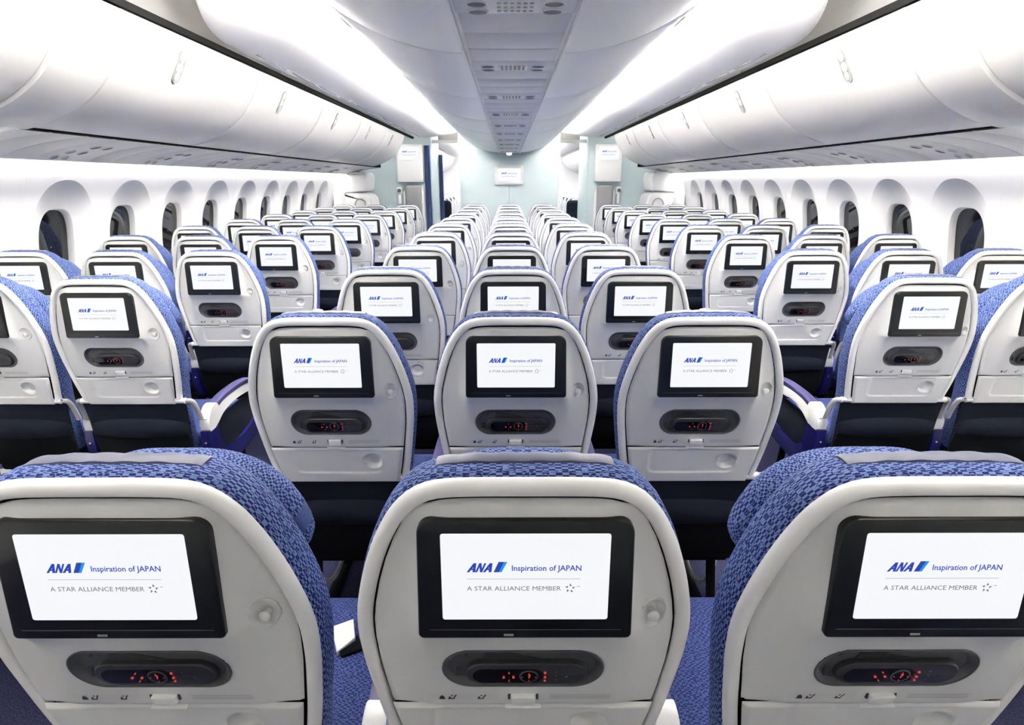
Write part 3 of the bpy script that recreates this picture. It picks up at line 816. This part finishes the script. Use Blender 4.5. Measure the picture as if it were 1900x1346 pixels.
# ---- outboard service panels under the bins
PSUP = catmull([(2.030, 1.678), (2.08, 1.672), (2.18, 1.660), (2.30, 1.638), (2.40, 1.612), (2.47, 1.583), (2.485, 1.588), (2.480, 1.602)], 4)
def outboard_psu(s):
    b = MB(); L = PITCH_Y
    def at(u):
        i = u * (len(PSUP) - 1); k = min(int(i), len(PSUP) - 2); t = i - k
        return lerp(PSUP[k][0], PSUP[k + 1][0], t), lerp(PSUP[k][1], PSUP[k + 1][1], t)
    ys = [0.001, 0.004, 0.010, 0.2, 0.203, 0.207, 0.211, 0.4, 0.6, 0.603, 0.607, 0.611, L - 0.010, L - 0.004, L - 0.001]
    ins = [0.005, 0.002, 0, 0, 0.003, 0.003, 0, 0, 0, 0.003, 0.003, 0, 0, 0.002, 0.005]
    b.grid([[(s * x, y, z + k) for x, z in PSUP] for y, k in zip(ys, ins)])
    pm = b.mesh('panel', M['psu'], 40)
    def disc(u, y, r, name, mtl, elong=1.4):
        x, z = at(u); x2, z2 = at(u + 0.03); T = Vector((s * (x2 - x), 0, z2 - z)).normalized(); N = Vector((0, 1, 0)).cross(T)
        if N.z > 0: N = -N
        f = lambda a, c, q: Vector((s * x, y, z)) + Vector((0, 1, 0)) * a + T * c + N * q
        d = MB(); rings = []
        for k, q in ((1.0, -0.002), (1.0, 0.003), (0.85, 0.0045), (0.75, 0.001), (0.3, 0.0005)):
            rings.append([f(r * k * math.cos(a), r * elong * k * math.sin(a), q) for a in [2 * PI * j / 20 for j in range(20)]])
        o = d.grid(rings[:3], 0, closed_u=True); d.grid(rings[2:], 1, closed_u=True)
        e = len(d.v) - 20; d.f.append([e + j for j in range(20)]); d.m.append(1)
        return d.mesh(name, [M['psu'], mtl])
    parts = [('reading_light', disc(0.36, 0.36, 0.024, 'reading_light', M['lens'])), ('reading_light', disc(0.36, 0.455, 0.024, 'reading_light', M['lens'])),
             ('reading_light', disc(0.50, 0.41, 0.024, 'reading_light', M['lens'])), ('air_vent', disc(0.50, 0.32, 0.022, 'air_vent', M['greyplastic'])),
             ('air_vent', disc(0.63, 0.30, 0.018, 'air_vent', M['greyplastic'])), ('air_vent', disc(0.63, 0.38, 0.018, 'air_vent', M['greyplastic']))]
    return pm, parts
for s, side in ((-1, 'left'), (1, 'right')):
    pm, parts = outboard_psu(s)
    for k in range(10):
        t = thing('service_panel', f'grey reading-light panel under the {side}-hand bins, {ORD[k]} along the wall', 'service panel', (0, 1.30 + PITCH_Y * k, 0), f'service panels under the {side}-hand bins')
        link('panel', pm, t)
        for nm, me in parts: link(nm, me, t)
    me = sheet('trim', [(s * x, z) for x, z in PSUP], 11.4, 17.6, M['psu']); struct(f'trim_{17 if s < 0 else 18}', me)
    me = sheet('trim', [(s * x, z) for x, z in PSUP], Y0, 1.30, M['psu']); struct(f'trim_{19 if s < 0 else 20}', me)

# ---- centre bins and their service panels
CBP = catmull([(0.170, 1.912), (0.235, 1.914), (0.34, 1.930), (0.45, 1.962), (0.56, 2.012), (0.655, 2.072), (0.725, 2.128), (0.762, 2.172), (0.760, 2.190)], 5)
CBP = resample(CBP, 31)
CB0, CBL = 1.13, 1.20
def cbin(s, L):
    n = len(CBP); b = MB(); rows = []
    ys = [0.003, 0.0045, 0.008, 0.014, L / 4, L / 2, 3 * L / 4, L - 0.014, L - 0.008, L - 0.0045, L - 0.003]; ins = [0.012, 0.005, 0.0015, 0, 0, 0, 0, 0, 0.0015, 0.005, 0.012]
    for y, k in zip(ys, ins): rows.append([(s * (x - 0.6 * k), y, z + 0.8 * k) for x, z in CBP])
    b.grid(rows); door = b.mesh('bin_door', M['bin'], 50)
    h = MB(); prof = [(x - 0.006, z + 0.010) for x, z in CBP] + [(0.755, 2.30), (0.02, 2.30), (0.02, 1.93)]
    h.grid([[(s * x, y, z) for x, z in prof] for y in (0.001, L - 0.001)], 0, closed_u=True); m_ = len(prof)
    h.f.append(list(range(m_))); h.m.append(0); h.f.append([m_ + k for k in range(m_)][::-1]); h.m.append(0)
    house = h.mesh('bin_housing', M['bin'])
    i = 24; x, z = CBP[i]; x2, z2 = CBP[i + 1]; T = Vector((s * (x2 - x), 0, z2 - z)).normalized(); N = Vector((0, 1, 0)).cross(T); N = -N if N.z > 0 else N
    f = lambda a, c, q: Vector((s * x, L * 0.28, z)) + Vector((0, 1, 0)) * a + T * c + N * q
    l = MB(); l.prism(rrect(0.07, 0.012, 0.011), f, 0.004, -0.001, 0.002); l.prism(rrect(0.022, 0.008, 0.006, -0.042, 0), f, 0.0046, 0.002, 0.0004, 1); l.prism(rrect(0.022, 0.008, 0.006, 0.042, 0), f, 0.0046, 0.002, 0.0004, 1)
    return door, house, l.mesh('bin_latch', [M['bin'], M['greyplastic']])
for s, side in ((-1, 'left'), (1, 'right')):
    door, house, latch = cbin(s, CBL)
    for k in range(7):
        t = thing('overhead_bin', f'grey-white centre ceiling bin on the {side}-hand side of the light strip, {ORD[k]} from the top', 'overhead bin', (0, CB0 + CBL * k, 0), f'centre bins on the {side}-hand side')
        link('bin_housing', house, t); link('bin_door', door, t); link('bin_latch', latch, t)
    me = sheet('ceiling', [(s * x, z) for x, z in CBP], Y0, CB0, M['bin']); struct(f'trim_{21 if s < 0 else 22}', me)
    me = sheet('ceiling', [(s * x, z) for x, z in CBP], CB0 + 7 * CBL, 9.78, M['bin']); struct(f'trim_{23 if s < 0 else 24}', me)
    me = sheet('ceiling', [(s * x, z) for x, z in CBP], 11.4, 17.6, M['bin']); struct(f'trim_{25 if s < 0 else 26}', me)
def centre_psu():
    b = MB(); L = PITCH_Y; Z = 1.906
    ys = [0.001, 0.004, 0.012, 0.20, 0.203, 0.207, 0.212, 0.23, 0.36, 0.38, 0.385, 0.391, 0.396, 0.60, 0.603, 0.607, 0.611, L - 0.012, L - 0.004, L - 0.001]
    dz = [0.006, 0.002, 0, 0, 0.003, 0.003, 0, -0.006, -0.006, 0, 0, 0.003, 0, 0, 0.003, 0.003, 0, 0, 0.002, 0.006]
    xs = [(-0.168, 0.008), (-0.168, -0.004), (-0.164, -0.006), (-0.160, -0.003), (-0.156, 0.001), (-0.09, 0), (0, 0), (0.09, 0), (0.156, 0.001), (0.160, -0.003), (0.164, -0.006), (0.168, -0.004), (0.168, 0.008)]
    b.grid([[(x, y, Z + d + (k if abs(x) < 0.158 else 0)) for x, d in xs] for y, k in zip(ys, dz)])
    pm = b.mesh('panel', M['psu'], 40)
    def disc(x, y, rx, ry, mi, name):
        d = MB(); rings = [[(x + rx * k * math.cos(a), y + ry * k * math.sin(a), Z + q) for a in [2 * PI * j / 20 for j in range(20)]] for k, q in ((1.0, 0.002), (1.0, -0.008), (0.86, -0.010), (0.75, -0.007), (0.2, -0.006))]
        d.grid(rings[:3], 0, closed_u=True); d.grid(rings[2:], 1, closed_u=True); e = len(d.v) - 20; d.f.append([e + j for j in range(20)]); d.m.append(1)
        return (name, d.mesh(name, [M['psu'], M[mi]]))
    parts = [disc(sx * 0.098, y, 0.028, 0.024, 'lens', 'reading_light') for sx in (-1, 1) for y in (0.265, 0.335)]
    g = MB()
    for i in range(6):
        for j in range(3): g.tube([(-0.042 + 0.0168 * i, 0.262 + 0.035 * j, Z - 0.005), (-0.042 + 0.0168 * i, 0.262 + 0.035 * j, Z - 0.0085)], 0.006, 8, 1)
    g.box((0, 0.298, Z - 0.005), (0.115, 0.12, 0.004), 0.0015)
    parts.append(('call_button_plate', g.mesh('call_button_plate', [M['psu'], M['lens']])))
    return pm, parts
pm, parts = centre_psu()
for k in range(10):
    t = thing('service_panel', f'grey overhead service panel with reading lights on the centre strip, {ORD[k]} from the top', 'service panel', (0, 1.40 + PITCH_Y * k - 0.0, 0), 'service panels of the centre strip')
    link('panel', pm, t)
    for nm, me in parts: link(nm, me, t)
b = MB(); b.box((0, (Y0 + 1.4) / 2, 1.916), (0.33, 1.4 - Y0, 0.02)); struct('trim_27', b.mesh('trim', M['psu']))
b = MB(); b.box((0, 9.76, 1.916), (0.33, 0.04, 0.02)); struct('trim_28', b.mesh('trim', M['psu']))
b = MB()
b.tube([(0, 9.60, 1.915), (0, 9.60, 1.895)], 0.06, 20, 0); b.tube([(0, 9.60, 1.895), (0, 9.60, 1.872), (0, 9.60, 1.862)], [0.045, 0.042, 0.02], 20, 1)
t = thing('ceiling_spotlight', 'small round white spotlight at the end of the centre ceiling strip', 'light', (0, 0, 0), data=b.mesh('ceiling_spotlight', [M['bin'], M['lampglow']]))

# ---- ceiling: bright pods over the aisles, darker ceiling above them
POD = catmull([(0.780, 2.235), (0.83, 2.215), (0.92, 2.192), (1.04, 2.172), (1.18, 2.156), (1.30, 2.146), (1.40, 2.141), (1.455, 2.143), (1.490, 2.152), (1.497, 2.168)], 4)
def pod(s, y0, y1, nose):
    b = MB(); rows = []
    ys = [y0 + 0.03 * k for k in range(40)] + [y0 + 1.2 + (y1 - y0 - 1.2) * k / 12 for k in range(13)] if nose else [y0, y1]
    for y in ys:
        q = max(0.0, min(1.0, (y0 + 1.05 - y) / 1.05)) if nose else 0
        q2 = max(0.0, min(1.0, (y0 + 0.75 - y) / 0.75)) if nose else 0
        row = []
        for x, z in POD:
            # plan: the outer corner is rounded off; section: the nose turns up
            xo = 0.79 + (x - 0.79) * (1 - 0.34 * q ** 2.6)
            up = 0.34 * (1 - math.sqrt(max(0, 1 - q2 ** 2)))
            row.append((s * xo, y, z + up))
        rows.append(row)
    b.grid(rows)
    return b.mesh('ceiling', M['ceil'], 60, recalc=False)
for s in (-1, 1):
    struct('ceiling' if s < 0 else 'ceiling_2', pod(s, 2.62, 9.9, True))
    struct('ceiling_3' if s < 0 else 'ceiling_4', pod(s, 11.2, 17.6, False))
    # air slots
    b = MB()
    for k in range(11):
        y = 3.55 + 0.56 * k; b.box((s * 1.405, y + 0.24, 2.1405), (0.011, 0.47, 0.004))
    struct(f'trim_{29 if s < 0 else 30}', b.mesh('trim', M['lens']))
b = MB(); b.box((0, 8, 2.62), (5.6, 20.4, 0.04)); struct('ceiling_5', b.mesh('ceiling', M['ceil']))
for s in (-1, 1):
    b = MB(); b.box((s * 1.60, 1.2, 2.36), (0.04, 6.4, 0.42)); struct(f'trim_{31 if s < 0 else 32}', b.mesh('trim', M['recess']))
    b = MB(); b.box((s * 0.1725, 4.0, 1.902), (0.008, 11.6, 0.024), 0.002); struct(f'trim_{37 if s < 0 else 38}', b.mesh('trim', M['ceil']))
    b = MB(); b.grid([[(s * 2.50, y, 1.70) for y in (Y0, Y1)], [(s * 3.0, y, 1.70) for y in (Y0, Y1)]]); b.grid([[(s * 3.0, y, 1.70) for y in (Y0, Y1)], [(s * 3.0, y, 0) for y in (Y0, Y1)]])
    struct(f'trim_{33 if s < 0 else 34}', b.mesh('trim', M['wall'], recalc=False))
b = MB(); b.box((0, Y0, 1.3), (5.6, 0.04, 2.6)); struct('wall_back', b.mesh('wall_back', M['wall']))
b = MB(); b.box((0, 17.8, 1.3), (5.6, 0.04, 2.6)); struct('wall_front', b.mesh('wall_front', M['wall']))

# ---- bulkheads
b = MB(); b.box((0, 9.82, 1.15), (1.60, 0.05, 2.30), 0.006); b.box((0, 9.793, 0.9), (0.003, 0.002, 1.2), 0, 1)
for s in (-1, 1): b.box((s * 0.80, 9.82, 1.15), (0.022, 0.075, 2.30), 0.006, 2)
struct('wall_centre', b.mesh('wall_centre', [M['teal'], M['groove'], M['wall']]))
for s, side in ((-1, 'left'), (1, 'right')):
    b = MB(); b.box((s * 2.05, 10.03, 1.25), (1.50, 0.05, 2.5), 0.004); b.box((s * 1.285, 10.55, 1.25), (0.035, 1.1, 2.5), 0.006, 1)
    struct(f'wall_bulkhead_{side}', b.mesh('wall', [M['teal'], M['teal']]))
    b = MB(); b.box((s * 1.06, 10.2, 2.10), (0.53, 0.06, 0.05), 0.006); struct(f'trim_{35 if s < 0 else 36}', b.mesh('trim', M['wall']))
def monitor_mesh(cx, w, h, z0, y, depth, scr):
    body = MB(); body.box((cx, y - depth / 2, z0 + h / 2), (w, depth, h), 0.012)
    sx0, sx1, sz0, sz1 = scr
    d = MB()
    f = lambda a, t, q=0: (lerp(sx0, sx1, a / 1865), y - depth - 0.002 - 0.0008 * q, lerp(sz1, sz0, (t + 12) / 938))
    d.prism([(0, -12), (1865, -12), (1865, 926), (0, 926)], lambda a, t, q: (f(a, t)[0], y - depth + q, f(a, t)[2]), -0.002, 0.004); screen_art(d, f)
    return body.mesh('housing', M['shell']), d.mesh('display', [M['screen'], M['ink_blue'], M['ink_cyan'], M['ink_grey'], M['ink_pale']], recalc=False)
t = thing('wall_monitor', 'flat white-framed screen on the pale teal centre bulkhead', 'monitor', (0, 0, 0))
hm, dm = monitor_mesh(0.0, 0.46, 0.30, 1.418, 9.795, 0.05, (-0.185, 0.185, 1.470, 1.675))
link('housing', hm, t); link('display', dm, t)
for s, side in ((-1, 'left'), (1, 'right')):
    t = thing('wall_monitor', f'tall white box with a screen in its upper half on the {side}-hand bulkhead', 'monitor', (0, 0, 0))
    hm, dm = monitor_mesh(s * 1.605, 0.42, 0.575, 1.465, 10.0, 0.13, (s * 1.605 - 0.165, s * 1.605 + 0.165, 1.800, 2.010))
    link('housing', hm, t); link('display', dm, t)
    b = MB(); b.box((0, 0.10, 1.10), (0.27, 0.09, 0.64), 0.05, 0, 4); b.box((0, 0.06, 0.62), (0.31, 0.16, 0.36), 0.03)
    t = thing('jump_seat', f'grey folded crew jump seat under the screen on the {side}-hand bulkhead', 'jump seat', (s * 1.575, 9.83, 0))
    link('backrest', b.mesh('backrest', M['jump']), t)
    b = MB(); b.prism([(-0.168, 0.02), (0.168, 0.02), (0.168, 1.30), (0.10, 1.39), (-0.10, 1.39), (-0.168, 1.30)], lambda x, z, d: (x, d, z), 0.10, 0.145, 0.008)
    link('seat_shell', b.mesh('seat_shell', M['shell']), t)
    b = MB(); b.box((s * 1.805, 9.96, 1.325), (0.085, 0.06, 0.12), 0.012); b.box((s * 1.805, 9.965, 1.20), (0.05, 0.05, 0.16), 0.01)
    t = thing('crew_handset', f'white crew telephone in its cradle beside the {side}-hand jump seat', 'handset')
    link('cradle', b.mesh('cradle', M['shell']), t)
    b = MB(); b.tube([(s * 1.805, 9.925, 1.33), (s * 1.805, 9.915, 1.33)], 0.03, 16); link('handset', b.mesh('handset', M['dock']), t)
    # exit door with its bustle and handle
    b = MB(); b.box((s * 2.60, 9.50, 0.95), (0.12, 0.86, 1.70), 0.04, 0, 4); d = struct(f'door_{1 if s < 0 else 2}', b.mesh('door', M['wall']))
    b = MB(); b.prism(catmull([(2.60, 1.60), (2.28, 1.615), (2.19, 1.56), (2.20, 1.42), (2.22, 1.34), (2.30, 1.325), (2.60, 1.33), (2.60, 1.60)], 4), lambda x, z, q: (s * x, q, z), 9.30, 9.90, 0.02)
    struct('door_upper_panel', b.mesh('panel', M['wall'], 50), d)
    b = MB(); b.prism(catmull([(2.60, 1.30), (2.30, 1.305), (2.17, 1.26), (2.13, 1.10), (2.12, 0.6), (2.16, 0.2), (2.60, 0.15), (2.60, 1.30)], 4), lambda x, z, q: (s * x, q, z), 9.32, 9.88, 0.03)
    struct('door_lower_panel', b.mesh('panel', M['wall'], 50), d)
    b = MB(); b.tube([(s * (2.30 + 0.085 * math.cos(a)), 9.285, 1.12 + 0.10 * math.sin(a)) for a in [PI * k / 12 for k in range(13)]], 0.010, 8)
    struct('door_handle', b.mesh('handle', M['greyplastic']), d)

for s, side in ((-1, 'left'), (1, 'right')):
    l = bpy.data.lights.new('door_area_fill', 'AREA'); l.shape = 'DISK'; l.size = 0.25; l.energy = 3; o = link('door_area_fill', l, None, (s * 2.0, 9.45, 2.32))  # fill light added over each door area to brighten the far end; no fixture
# ---- curtains at the left-hand doorway
def curtain_mesh(h, w, nf):
    b = MB(); rows = []
    for k in range(9):
        z = h * k / 8; rows.append([(w * (j / 40 - 0.5) * (0.75 + 0.25 * (1 - k / 8)), 0.018 * math.sin(j / 40 * nf * 2 * PI) + 0.004 * math.sin(k), z) for j in range(41)])
    b.grid(rows); return b.mesh('curtain', M['curtain'], 70, recalc=False)
cm = curtain_mesh(1.95, 0.115, 3)
thing('curtain', 'narrow gathered blue curtain beside the screen box on the bulkhead', 'curtain', (-1.330, 9.965, 0.08), data=cm)
cm = curtain_mesh(1.85, 0.10, 3)
thing('curtain', 'second narrow blue curtain at the far edge of the doorway', 'curtain', (-1.235, 11.05, 0.08), data=cm)

# ---- next cabin: seats beyond the doorways
for s, side in ((-1, 'left'), (1, 'right')):
    for k in range(4):
        seat(s * 1.487, 12.6 + PITCH_Y * k, f'far seat of the next cabin seen through the {side}-hand doorway, {ORD[k]} beyond the navy one', 'seats of the next cabin', SP, (), 0)
    b = MB(); b.box((0, 0.08, 0.62), (0.44, 0.14, 1.02), 0.07, 0, 5)
    t = thing('cabin_seat', f'dark navy seat just beyond the {side}-hand doorway', 'seat', (s * 1.31, 11.3, 0)); link('seat_back', b.mesh('seat_back', M['navy']), t)
    b = MB(); b.box((0, 0.32, 0.26), (0.46, 0.50, 0.48), 0.05, 0, 3); link('seat_cushion', b.mesh('seat_cushion', M['navy']), t)
